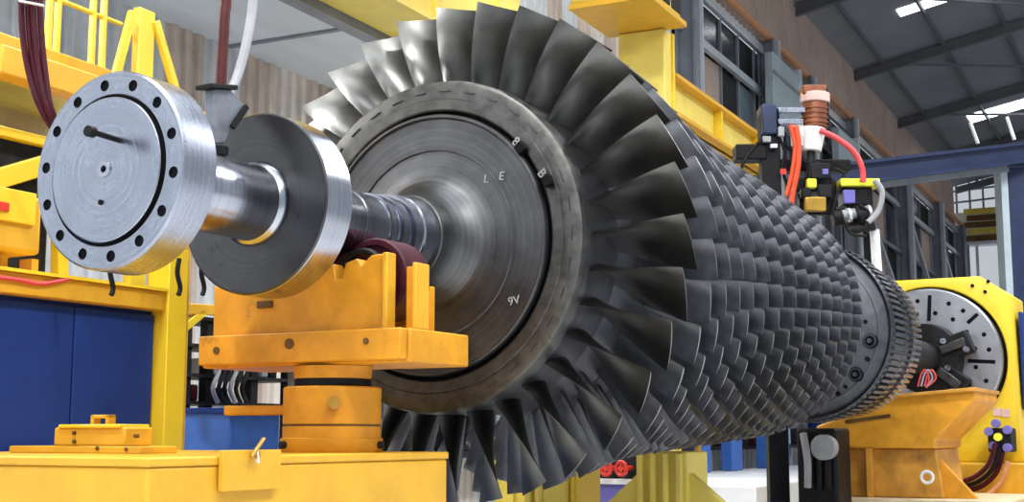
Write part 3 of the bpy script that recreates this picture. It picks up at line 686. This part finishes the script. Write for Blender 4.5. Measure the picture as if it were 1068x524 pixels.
# ---- oil feed hanging over the shaft
q = on_side(MF, 228, 150, 0)
t = thing(MF, 'oil_feed', 'dark red hanging rod with grey nozzle bracket touching the shaft', 'oil feed', (q.x, 0, .148))
tz_ = q.x
def os(px, py): return on_side(MF, px, py, 0)
top = os(238, -60); bt = os(230, 92)
part(t, 'rod', MB().tube([bt, (bt.x + (top.x - bt.x) * .5, 0, (bt.z + top.z) / 2), top, (top.x, 0, 3.2)], .022, 14, 4), 'rod_red', label='dark red hanging rod')
br = [os(x, y) for x, y in ((218, 94), (236, 94), (252, 112), (238, 130), (230, 150), (219, 150))]
part(t, 'bracket', MB().prism([(p.x, p.z) for p in br], 1, -.02, .02), 'bracket_grey', .003)
br2 = [os(x, y) for x, y in ((212, 88), (240, 90), (240, 95), (212, 93))]
part(t, 'clamp_plate', MB().prism([(p.x, p.z) for p in br2], 1, -.04, .04), 'black_paint', .003)
s_ = os(227, 153); part(t, 'nozzle_foot', MB().cyl((s_.x, -.02, .150), (s_.x, -.02, .185), .026, n=16), 'black_paint', .003)
e1, e2 = os(251, 112), os(236, 134); part(t, 'arm', MB().bar((e1.x, -.03, e1.z), (e2.x, -.03, e2.z), .014, .02), 'black_paint')
t = thing(MF, 'white_hose', 'pale grey hose curving down to the nozzle bracket', 'hose', (q.x, .03, .3))
hp = [os(x, y) for x, y in ((276, -60), (274, 0), (268, 40), (258, 78), (246, 103), (238, 112))]
part(t, 'hose', MB().tube([(p.x, .05, p.z) for p in hp], .019, 12, 6), 'white_hose')
part(t, 'end_fitting', MB().cyl((hp[-1].x, .05, hp[-1].z), (hp[-2].x, .05, hp[-2].z), .024, n=14), 'bracket_grey')
# ---- maroon cables at upper left
t = thing(WF, 'cable_bundle', 'band of dark maroon cables hanging down behind the flange', 'cables', at_y(60, 150, 5.6))
for k in range(4):
    dx = k * 6.2
    pts = [at_y(22 + dx, -70, 5.6), at_y(22 + dx * 1.0, 0, 5.6), at_y(24 + dx, 40, 5.6), at_y(31 + dx * .85, 80, 5.6), at_y(42 + dx * .55, 112, 5.6), at_y(60 + dx * .3, 140, 5.65), at_y(90 + dx * .2, 165, 5.7)]
    part(t, 'cable', MB().tube([p + Vector((0, .012 * (k % 2), 0)) for p in pts], .0135, 10, 5), 'maroon')
p = at_y(20, 1, 5.57); q = at_y(46, 6, 5.57)
part(t, 'cable_tie', MB().bar(p, q, .02, .007), 'white_paint')

# ---- blue cabinet with yellow frame, behind the table
CC = 1.42
def oc(x, y, c=CC): return on_side(MF, x, y, c)
a0 = oc(-60, 400).x; a1 = oc(160, 400).x; a2 = oc(187, 400).x
zt_ = oc(100, 318).z; zb_ = -AX
t = thing(MF, 'blue_cabinet', 'navy blue panelled cabinet in a yellow frame at left', 'cabinet', ((a0 + a1) / 2, CC + .3, -AX))
part(t, 'body', MB().box((a0 - 1.0, CC + .03, -AX), (a1, CC + .7, zt_)), 'navy')
am = oc(75, 400).x
for u0, u1 in ((a0 - 1.0, am - .004), (am + .004, a1 - .01)): part(t, 'panel', MB().box((u0, CC, -AX + .1), (u1, CC + .03, zt_ - .02)), 'navy', .006)
part(t, 'top_rail', MB().box((a0 - 1.0, CC - .06, zt_), (a1, CC + .7, zt_ + .095)), 'yellow', .006)
part(t, 'top_lip', MB().box((a0 - 1.0, CC - .08, zt_ + .095), (a1, CC + .1, zt_ + .11)), 'yellow_bright')
part(t, 'corner_post', MB().box((a1, CC - .08, -AX), (a2 - .05, CC + .06, oc(180, 262).z)), 'yellow_bright', .005)
part(t, 'corner_post', MB().box((a2 - .05, CC - .05, -AX), (a2, CC + .2, oc(180, 256).z)), 'yellow', .005)
# yellow frame, panel and controls above the cabinet
ZC = oc(0, 285).z
t = thing(MF, 'control_box', 'yellow box with a red mark left of the flange', 'box', (oc(10, 260).x, CC + .2, zt_ + .1))
z1_ = oc(10, 200).z; z2_ = oc(10, 262).z
part(t, 'box', MB().box((oc(-40, 230).x, CC, z2_), (oc(44, 230).x, CC + .4, z1_)), 'yellow', .02)
part(t, 'lid', MB().box((oc(-40, 230).x, CC - .02, oc(10, 232).z), (oc(34, 230).x, CC, z1_ + .01)), 'yellow_bright', .004)
part(t, 'red_mark', MB().box((oc(-8, 215).x, CC - .03, oc(2, 221).z), (oc(5, 215).x, CC - .02, oc(2, 212).z)), 'red_paint')
for x in (-30, 20, 52): part(t, 'leg', MB().box((oc(x, 280).x, CC + .12, zt_ + .112), (oc(x + 7, 280).x, CC + .2, z2_)), 'yellow')
t = thing(MF, 'guard_frame', 'yellow guard bars in front of dark machinery left of the flange', 'guard', (oc(20, 180).x, CC + .6, zt_ + .1))
C2 = CC + .55
part(t, 'dark_unit', MB().box((on_side(MF, -60, 200, C2).x, C2 + .05, zt_ + .1), (on_side(MF, 60, 200, C2).x, C2 + .4, on_side(MF, 20, 132, C2).z)), 'dark_machine', .02)
for (x0, y0, x1, y1, th) in ((-40, 128, 60, 152, .05), (-40, 198, 60, 168, .10), (62, 150, 62, 290, .07)):
    part(t, 'bar', MB().bar(on_side(MF, x0, y0, C2), on_side(MF, x1, y1, C2), .06, th), 'yellow_bright', .006)
t = thing(MF, 'red_hose', 'thin red and white hoses lying along the cabinet top rail', 'hose', (oc(30, 296).x, CC - .05, zt_ + .1))
for k, mt in enumerate(('red_hose', 'white_hose')):
    part(t, 'hose', MB().tube([(oc(x, 300).x, CC - .07 + .02 * k, oc(x, y + 5 * k).z) for x, y in ((-30, 288), (8, 293), (30, 297), (50, 294), (62, 291))], .010, 8, 5), mt)
t = thing(MF, 'sensor_wires', 'black wires hanging below the flange rim', 'wires', (.4, .7, -.5))
for px in (116, 186, 211):
    part(t, 'wire', MB().tube([oc(px + 1, 270, 1.2), oc(px - 1, 285, 1.2), oc(px + 2, 300, 1.2), oc(px, 308, 1.2)], .012, 8, 4), 'black_paint')
# ---- little yellow bearing cap on the table
CB = .62
def ob(x, y): return on_face(MF, x, y, CB)
t = thing(MF, 'bearing_cap', 'small yellow bearing cap with a handle on the table top', 'bearing cap', (CB, ob(110, 470).y, BZ))
y0_, y1_ = ob(30, 470).y, ob(166, 470).y
part(t, 'base_plate', MB().box((CB - .1, y0_, BZ), (CB + .1, y1_, BZ + .028)), 'yellow', .004)
part(t, 'block', MB().box((CB - .07, ob(70, 460).y, BZ + .028), (CB + .08, ob(144, 460).y, ob(110, 446).z)), 'yellow', .008)
part(t, 'cap_plate', MB().box((CB - .08, ob(76, 460).y, ob(110, 447).z), (CB + .08, ob(140, 460).y, ob(110, 443).z)), 'yellow_bright', .004)
zc_ = ob(110, 443).z; zh_ = ob(110, 433).z
hy0, hy1 = ob(98, 440).y, ob(117, 440).y
part(t, 'handle', MB().box((CB - .02, hy0, zc_), (CB + .02, hy0 - .018, zh_)).box((CB - .02, hy1 + .018, zc_), (CB + .02, hy1, zh_)).box((CB - .02, hy0, zh_ - .014), (CB + .02, hy1, zh_)), 'yellow', .003)
for x, y in ((75, 452), (75, 461), (139, 455), (105, 468), (135, 469)):
    q = on_face(MF, x, y, CB - .085); part(t, 'bolt', MB().cyl((CB - .106 if y > 465 else CB - .078, q.y, q.z), (CB - .06, q.y, q.z), .008, n=10), 'brown_box')

# ---- machinery and blue bin seen between the column and the pedestal
D1 = 2.2
def od(x, y, c=D1): return on_side(MF, x, y, c)
t = thing(MF, 'tool_rack', 'dark tool rack with hanging black hoses behind the pedestal', 'rack', (od(240, 440).x, D1, -AX))
for x in (192, 215, 262, 300): part(t, 'upright', MB().box((od(x, 400).x, D1, -AX), (od(x + 7, 400).x, D1 + .06, od(x, 332).z)), 'dark_machine')
for y in (334, 362, 392, 420): part(t, 'shelf', MB().box((od(190, y).x, D1 - .02, od(240, y).z - .02), (od(310, y).x, D1 + .35, od(240, y).z)), 'dark_machine')
for i in range(10):
    x = 194 + i * 10 + random.uniform(-2, 2); y = random.choice((362, 392, 420)); h = random.uniform(14, 24)
    part(t, 'stored_part', MB().box((od(x, y).x, D1 + .02, od(240, y).z), (od(x + 7, y).x, D1 + .2, od(240, y - h).z)), random.choice(['dark_machine', 'black_paint', 'grey_plastic', 'white_paint', 'maroon']), .01)
for i in range(6):
    x = 225 + i * 6; part(t, 'hose', MB().tube([od(x, 366, D1 - .06), od(x + 4, 385, D1 - .08), od(x - 3, 405, D1 - .08), od(x + 2, 420, D1 - .06)], .014, 8, 4), 'black_paint' if i % 3 else 'grey_plastic')
part(t, 'yellow_block', MB().box((od(207, 362).x, D1 - .1, od(207, 372).z), (od(220, 362).x, D1 - .02, od(207, 354).z)), 'yellow', .008)
t = thing(MF, 'frame_brace', 'yellow rail with a diagonal brace right of the cabinet post', 'frame', (od(205, 330, 1.8).x, 1.8, -.4))
part(t, 'rail', MB().bar(od(184, 322, 1.8), od(226, 324, 1.8), .04, .06), 'yellow', .004); part(t, 'brace', MB().bar(od(187, 346, 1.8), od(212, 325, 1.8), .04, .045), 'yellow_bright', .004)
a_, b_ = od(240, 428, 1.75), od(292, 474, 1.75)
t = thing(MF, 'blue_bin', 'royal blue storage bin behind the orange pedestal', 'bin', ((a_.x + b_.x) / 2, 1.9, b_.z))
part(t, 'shell', MB().box((a_.x, 1.75, -AX), (b_.x, 2.1, a_.z)), 'rack_blue', .02)
part(t, 'rim', MB().box((a_.x - .02, 1.73, a_.z - .02), (b_.x + .02, 2.12, a_.z + .015)), 'navy', .006)

# ---- under the rotor
def supp(label, x0, x1, ytop, t, mt, ribs):
    q0, q1 = on_face(MF, x0, ytop, t), on_face(MF, x1, ytop, t)
    r = thing(MF, 'support_pillar', label, 'pillar', (t, (q0.y + q1.y) / 2, -AX), 'yellow pillars under the rotor')
    part(r, 'body', MB().box((t, q0.y, -AX), (t + .4, q1.y, q0.z)), mt, .01)
    for i in range(ribs):
        y = q0.y + (q1.y - q0.y) * (i + .5) / ribs; w = abs(q1.y - q0.y) / ribs * .22
        part(r, 'rib', MB().box((t - .05, y - w, -AX), (t, y + w, q0.z - .01)), mt, .008)
    return r, q0, q1
r_, q0, q1 = supp('ribbed pale yellow pillar with slanting gussets under the rotor middle', 663, 716, 471, 5.4, 'yellow_pale', 4)
part(r_, 'gusset', MB().prism([(q0.y, -1.15), (q0.y, -AX), (q0.y + .5, -AX), (q0.y + .34, -1.45)], 0, 5.45, 5.53), 'yellow_pale')
part(r_, 'gusset', MB().prism([(q1.y, -1.15), (q1.y, -AX), (q1.y - .5, -AX), (q1.y - .3, -1.4)], 0, 5.45, 5.53), 'yellow_pale')
part(r_, 'pin', MB().cyl((5.5, q0.y - .42, q0.z), (5.5, q0.y - .42, q0.z + .09), .022, n=12), 'yellow')
supp('narrow greenish yellow pillar behind the lowest long blades', 515, 547, 445, 7.0, 'yellow_olive', 1)
supp('slim yellow pillar with two ribs right of the lowest blades', 549, 568, 488, 4.9, 'yellow_pale', 2)
supp('thin yellow pillar beside the orange box', 596, 601, 486, 5.3, 'yellow_bright', 1)
single(MF, 'orange_case', 'small orange case low beneath the rotor', 'case', MB().box((5.7, on_face(MF, 572, 485, 5.7).y, -1.35), (6.0, on_face(MF, 598, 485, 5.7).y, on_face(MF, 585, 482, 5.7).z)), 'orange_dirty', .02)
single(MF, 'case_stand', 'grey stand beneath the small orange case', 'stand', MB().box((5.7, on_face(MF, 570, 485, 5.7).y, -AX), (6.0, on_face(MF, 598, 485, 5.7).y, -1.355)), 'siding_grey', .01)
rk = thing(MF, 'valve_rack', 'low white rail rack behind the red handwheels', 'rack', (7.6, on_face(MF, 630, 495, 7.6).y, -AX))
ya, yb = on_face(MF, 560, 495, 7.6).y, on_face(MF, 720, 495, 7.6).y
part(rk, 'top_rail', MB().box((7.55, ya, on_face(MF, 630, 505, 7.6).z), (7.75, yb, on_face(MF, 630, 500, 7.6).z)), 'white_paint')
part(rk, 'back_board', MB().box((7.72, ya, -AX), (7.78, yb, on_face(MF, 630, 476, 7.6).z)), 'dark_machine')
part(rk, 'lower_board', MB().box((7.6, ya, -AX), (7.7, yb, on_face(MF, 630, 505, 7.6).z)), 'violet_blue')
for i, px in enumerate((613, 632, 648)):
    q = on_face(MF, px, 489, 7.5)
    w = thing(MF, 'handwheel', ('leftmost', 'middle', 'rightmost')[i] + ' of three red valve handwheels below the rotor', 'handwheel', (7.5, q.y, q.z), 'red valve handwheels')
    mb_ = MB(); mb_.tube([(7.5, q.y + .05 * math.cos(k * .3927), q.z + .058 * math.sin(k * .3927)) for k in range(17)], .016, 8, 1)
    part(w, 'rim', mb_, 'red_paint'); part(w, 'spoke', MB().bar((7.5, q.y - .05, q.z), (7.5, q.y + .05, q.z), .02), 'red_paint'); part(w, 'spoke', MB().bar((7.5, q.y, q.z - .05), (7.5, q.y, q.z + .05), .02), 'red_paint')
    part(w, 'stem', MB().cyl((7.48, q.y, q.z), (7.715, q.y, q.z), .022, n=12), 'red_paint')
single(HF, 'plinth', 'long low white concrete plinth on the floor behind the rotor', 'plinth', MB().box((16, 4.6, 0), (57, 7.2, .55)), 'plinth_white', .02)
for i, (x0, x1, yt) in enumerate(((736, 742, 462), (764, 775, 457), (800, 804, 460), (812, 824, 455))):
    a_ = on_side(HF, x0, 490, 6.9); b_ = on_side(HF, x1, 490, 6.9); zt2 = on_side(HF, x0, yt, 6.9).z
    single(HF, 'rack_post', ('leftmost thin', 'broad second', 'thin third', 'broad rightmost')[i] + ' blue rack post below the rotor on the plinth', 'post', MB().box((a_.x, 6.9, .55), (b_.x, 7.1, 2.6)), 'rack_blue', .02, 'blue rack posts')
t = thing(HF, 'storage_shelf', 'dark and red storage shelf behind the blue posts', 'shelf', (22, 7.5, 0))
for z in (.9, 1.6, 2.3): part(t, 'shelf_board', MB().box((12, 7.35, z), (40, 7.75, z + .07)), 'dark_machine' if z != 1.6 else 'maroon')
for i in range(24):
    aa = 12.5 + i * 1.1; part(t, 'stored_box', MB().box((aa, 7.4, .97), (aa + random.uniform(.5, .9), 7.7, 1.2 + random.uniform(0, .35))), random.choice(['navy', 'dark_machine', 'maroon', 'sheet_bluegrey']), .02)
for x0, x1, lab in ((455, 500, 'violet-blue floor mat below the lowest blades'), (740, 830, 'violet-blue floor mat near the white plinth')):
    a_ = at_y(x0, 510, 13); b_ = at_y(x1, 510, 13)
    single(WF, 'floor_mat', lab, 'mat', MB().box((a_.x, 13, .47), (b_.x, 13.5, .50)).box((a_.x + .02, 13.02, 0), (b_.x - .02, 13.48, .47)), 'violet_blue', .01, 'violet floor mats')

# ================================================================== TOOL HEAD BEHIND THE ROTOR
GY = 13.5
def g(x, y, dy=0): return at_y(x, y, GY + dy)
def gbox(x0, y0, x1, y1, dep, dy=0):
    a, b = g(x0, y1, dy), g(x1, y0, dy); return MB().box((a.x, a.y, a.z), (b.x, a.y + dep, b.z))
t = thing(WF, 'tool_stand', 'tall black tool stand behind the rotor with a side arm', 'stand', (g(803, 200).x, GY, 0))
p0_, p1_ = g(795, 195), g(813, 118)
part(t, 'column', MB().box((p0_.x, GY, 0), (p1_.x, GY + .18, p1_.z)), 'black_paint', .01)
part(t, 'head_block', gbox(795, 108, 811, 140, .3, -.05), 'crane_blue', .02)
part(t, 'cross_arm', gbox(768, 150, 800, 166, .25, -.02), 'black_paint', .015)
part(t, 'cross_arm', gbox(812, 166, 888, 178, .2, .1), 'black_paint', .015)
part(t, 'cross_arm', gbox(830, 186, 872, 200, .2, .1), 'dark_machine', .015)
for pts_, r_ in (([(800, 140), (790, 150), (776, 168), (770, 190)], .018), ([(812, 142), (818, 158), (816, 176), (822, 196)], .016), ([(818, 150), (838, 168), (856, 172), (868, 190), (866, 208)], .018), ([(870, 176), (880, 182), (874, 200), (868, 222)], .016), ([(835, 160), (842, 178), (836, 196), (842, 212)], .014)):
    part(t, 'cable', MB().tube([g(x, y, -.02) for x, y in pts_], r_, 8, 5), 'black_paint')
for x0, y0, x1, y1, mt_ in ((812, 132, 818, 142, 'grey_plastic'), (796, 142, 804, 148, 'grey_plastic'), (804, 150, 811, 154, 'white_paint'), (858, 176, 864, 182, 'violet_blue')):
    part(t, 'clip', gbox(x0, y0, x1, y1, .05, -.08), mt_, .006)
part(t, 'warning_tag', gbox(814, 176, 820, 182, .01, -.06), 'red_paint')
part(t, 'base', MB().box((p0_.x - .15, GY + .02, 0), (p1_.x + .02, GY + .4, .06)), 'black_paint', .01)
t = thing(WF, 'spindle_motor', 'copper red motor with pale cap above the rotor', 'motor', g(850, 150))
ma, mb2 = g(850, 134), g(851, 96)
part(t, 'body', MB().cyl(ma, mb2, .13, n=24), 'copper_motor', .015)
part(t, 'cap', MB().cyl(g(850, 108), g(850, 98), .15, n=24), 'label_pink', .01)
for k in range(4): part(t, 'fin', MB().cyl(g(850, 113 + 5 * k), g(850, 115 + 5 * k), .142, n=24), 'copper_motor')
part(t, 'top_box', gbox(838, 88, 862, 98, .2, -.1), 'copper_motor', .015)
part(t, 'side_bracket', gbox(856, 92, 864, 130, .12, -.08), 'black_paint', .008)
part(t, 'fork', gbox(812, 112, 840, 117, .08, -.08), 'steel_bright', .004); part(t, 'fork', gbox(812, 124, 838, 129, .08, -.08), 'steel_bright', .004)
part(t, 'lower_housing', MB().cyl(g(846, 158), g(848, 134), .10, .13, n=20), 'white_paint', .01)
part(t, 'quill', MB().cyl(g(846, 186), g(846, 158), .045, n=16), 'dark_machine'); part(t, 'clip', gbox(826, 128, 838, 152, .06, -.05), 'white_paint', .008)
for k, (pts, mt, r_) in enumerate((([(830, 132), (833, 150), (832, 175), (827, 200), (825, 216)], 'orange_hose', .030), ([(824, 130), (829, 152), (826, 180), (820, 204)], 'orange_hose', .022),
        ([(855, 136), (872, 144), (890, 158), (899, 175), (900, 190)], 'red_hose', .030))):
    single(WF, 'air_hose', ('thick orange hose hanging from the copper motor', 'thinner orange hose left of the thick one', 'red hose arching right from the motor to the lime tray')[k], 'hose', MB().tube([g(x, y, -.12) for x, y in pts], r_, 10, 6), mt, group='tool head hoses')
t = thing(WF, 'probe_head', 'black probe head under a lime green tray at the rotor top', 'probe', g(898, 240))
part(t, 'tray', gbox(877, 186, 918, 194, .25, -.05), 'lime', .012)
part(t, 'body', gbox(880, 195, 910, 214, .25, 0), 'black_paint', .015)
part(t, 'violet_block', gbox(880, 198, 892, 212, .05, -.05), 'violet_blue', .01)
part(t, 'gripper', MB().cyl(g(872, 226), g(908, 220), .055, n=18), 'grey_plastic', .01); part(t, 'gripper_ring', MB().cyl(g(868, 228), g(878, 226), .085, n=20), 'black_paint', .01)
part(t, 'gripper_ring', MB().cyl(g(893, 226), g(901, 224), .10, n=20), 'dark_machine', .01)
part(t, 'cable_hook', MB().tube([g(912, 188, -.1), g(920, 200, -.1), g(916, 220, -.1), g(905, 232, -.1)], .03, 10, 6), 'grey_plastic')
for x in (884, 905): part(t, 'silver_ring', MB().cyl(g(x, 225 - (x - 884) * .15, -.01), g(x + 3, 224.5 - (x - 884) * .15, -.01), .075, n=18), 'rail_silver')
for pts_ in ([(896, 214), (906, 222), (902, 238)], [(880, 230), (888, 244), (904, 246)]): part(t, 'cable', MB().tube([g(x, y, -.1) for x, y in pts_], .016, 8, 5), 'black_paint')
part(t, 'link', gbox(884, 212, 892, 238, .1, .02), 'black_paint', .01); part(t, 'foot', MB().cyl(g(886, 240), g(912, 236), .045, n=14), 'dark_machine')
part(t, 'pillar', MB().cyl(g(916, 300, .1), g(912, 240, .1), .05, n=16), 'white_paint')
t = thing(WF, 'valve_cluster', 'small brass valve cluster below the copper motor', 'valves', g(850, 225))
for x0, y0, x1, y1, mt in ((842, 186, 852, 196, 'lime'), (840, 205, 862, 220, 'brass'), (836, 196, 846, 206, 'black_paint'), (854, 192, 868, 206, 'dark_machine'), (846, 170, 866, 186, 'dark_machine')):
    part(t, 'valve', gbox(x0, y0, x1, y1, .1, -.06), mt, .015)
part(t, 'manifold', gbox(834, 206, 872, 224, .08, .05), 'black_paint', .01)

# ================================================================== BLUE JIB CRANE
JY = 22
t = thing(WF, 'jib_crane', 'dark blue jib crane with a sloping arm at far right', 'crane', (at_y(1062, 250, JY).x, JY, 0))
a_, b_ = at_y(1049, 300, JY), at_y(1078, 160, JY)
part(t, 'post', MB().box((a_.x + .12, JY, 0), (b_.x, JY + .4, b_.z)), 'crane_blue', .02)
part(t, 'post_face', MB().box((a_.x, JY - .02, 0), (a_.x + .12, JY + .3, b_.z - .3)), 'sheet_bluegrey', .01)
part(t, 'arm', MB().ibeam(at_y(1080, 158, JY), at_y(850, 186, JY - 3), .26, .34, .05, .06), 'crane_blue')
part(t, 'arm_rail', MB().bar(at_y(1050, 176, JY), at_y(905, 194, JY - 2), .08, .12), 'column_grey')
part(t, 'post_cap', MB().box((a_.x - .05, JY - .06, b_.z - .25), (b_.x + .1, JY + .5, b_.z + .12)), 'crane_blue', .02)
for (x0, y0, x1, y1) in ((1012, 128, 1020, 150), (1050, 122, 1058, 146)):
    part(t, 'tie_rod', MB().cyl(at_y(x0, y0, JY - .3), at_y(x1, y1, JY - .3), .03, n=10), 'white_paint')

# ================================================================== ADDED LAMPS (unseen, along the roof, for more light on the machine)
for i, (a, L) in enumerate([(-6, 3), (-6, -3), (1, 3.5), (1, -3), (8, 4.2), (8, -3), (15, -3), (22, -3)]):
    z = 9.6
    t = thing(HF, 'added_bay_lamp', 'added unseen round silver lamp hanging from the dark roof over the machine', 'lamp', (a, L, z), 'added roof lamps')
    part(t, 'shade', MB().lathe([(z, .36), (z + .25, .16), (z + .42, .10), (z + .42, .001)], 32, (a, L, 0), 2, close=False), 'rail_silver')
    part(t, 'stem', MB().cyl((a, L, z + .4), (a, L, roof_z(L) - .36), .02, n=8), 'column_grey')
    ld = bpy.data.lights.new('added_light', 'AREA'); ld.shape = 'DISK'; ld.size = .66; ld.energy = 900; ld.color = (1, .98, .95)
    lo = bpy.data.objects.new('added_light', ld); COL.objects.link(lo); lo.parent = t; lo.location = (0, 0, .02)

# ---- added unseen tube lamps under the soffit, to brighten the side aisle wall
for i, (a, lab) in enumerate(((3.6, 'added tube lamp under the soffit at the left end of the side aisle'), (13.6, 'added tube lamp under the soffit behind the upper blades'), (17.5, 'added tube lamp under the soffit nearest the gantry post'))):
    L, z = 7.25, SZ - .19
    t = thing(HF, 'added_tube_lamp', lab, 'lamp', (a, L, z), 'added tube lamps in the side aisle')
    part(t, 'housing', MB().box((a - .8, L - .1, z + .03), (a + .8, L + .1, z + .115)), 'white_paint', .01)
    part(t, 'tube', MB().cyl((a - .75, L, z), (a + .75, L, z), .02, n=10), 'added_lamp_glow')
    ld = bpy.data.lights.new('added_tube_light', 'AREA'); ld.shape = 'RECTANGLE'; ld.size = 1.5; ld.size_y = .16; ld.energy = 260; ld.color = (.97, .98, 1)
    lo = bpy.data.objects.new('added_tube_light', ld); COL.objects.link(lo); lo.parent = t; lo.location = (0, 0, -.03)
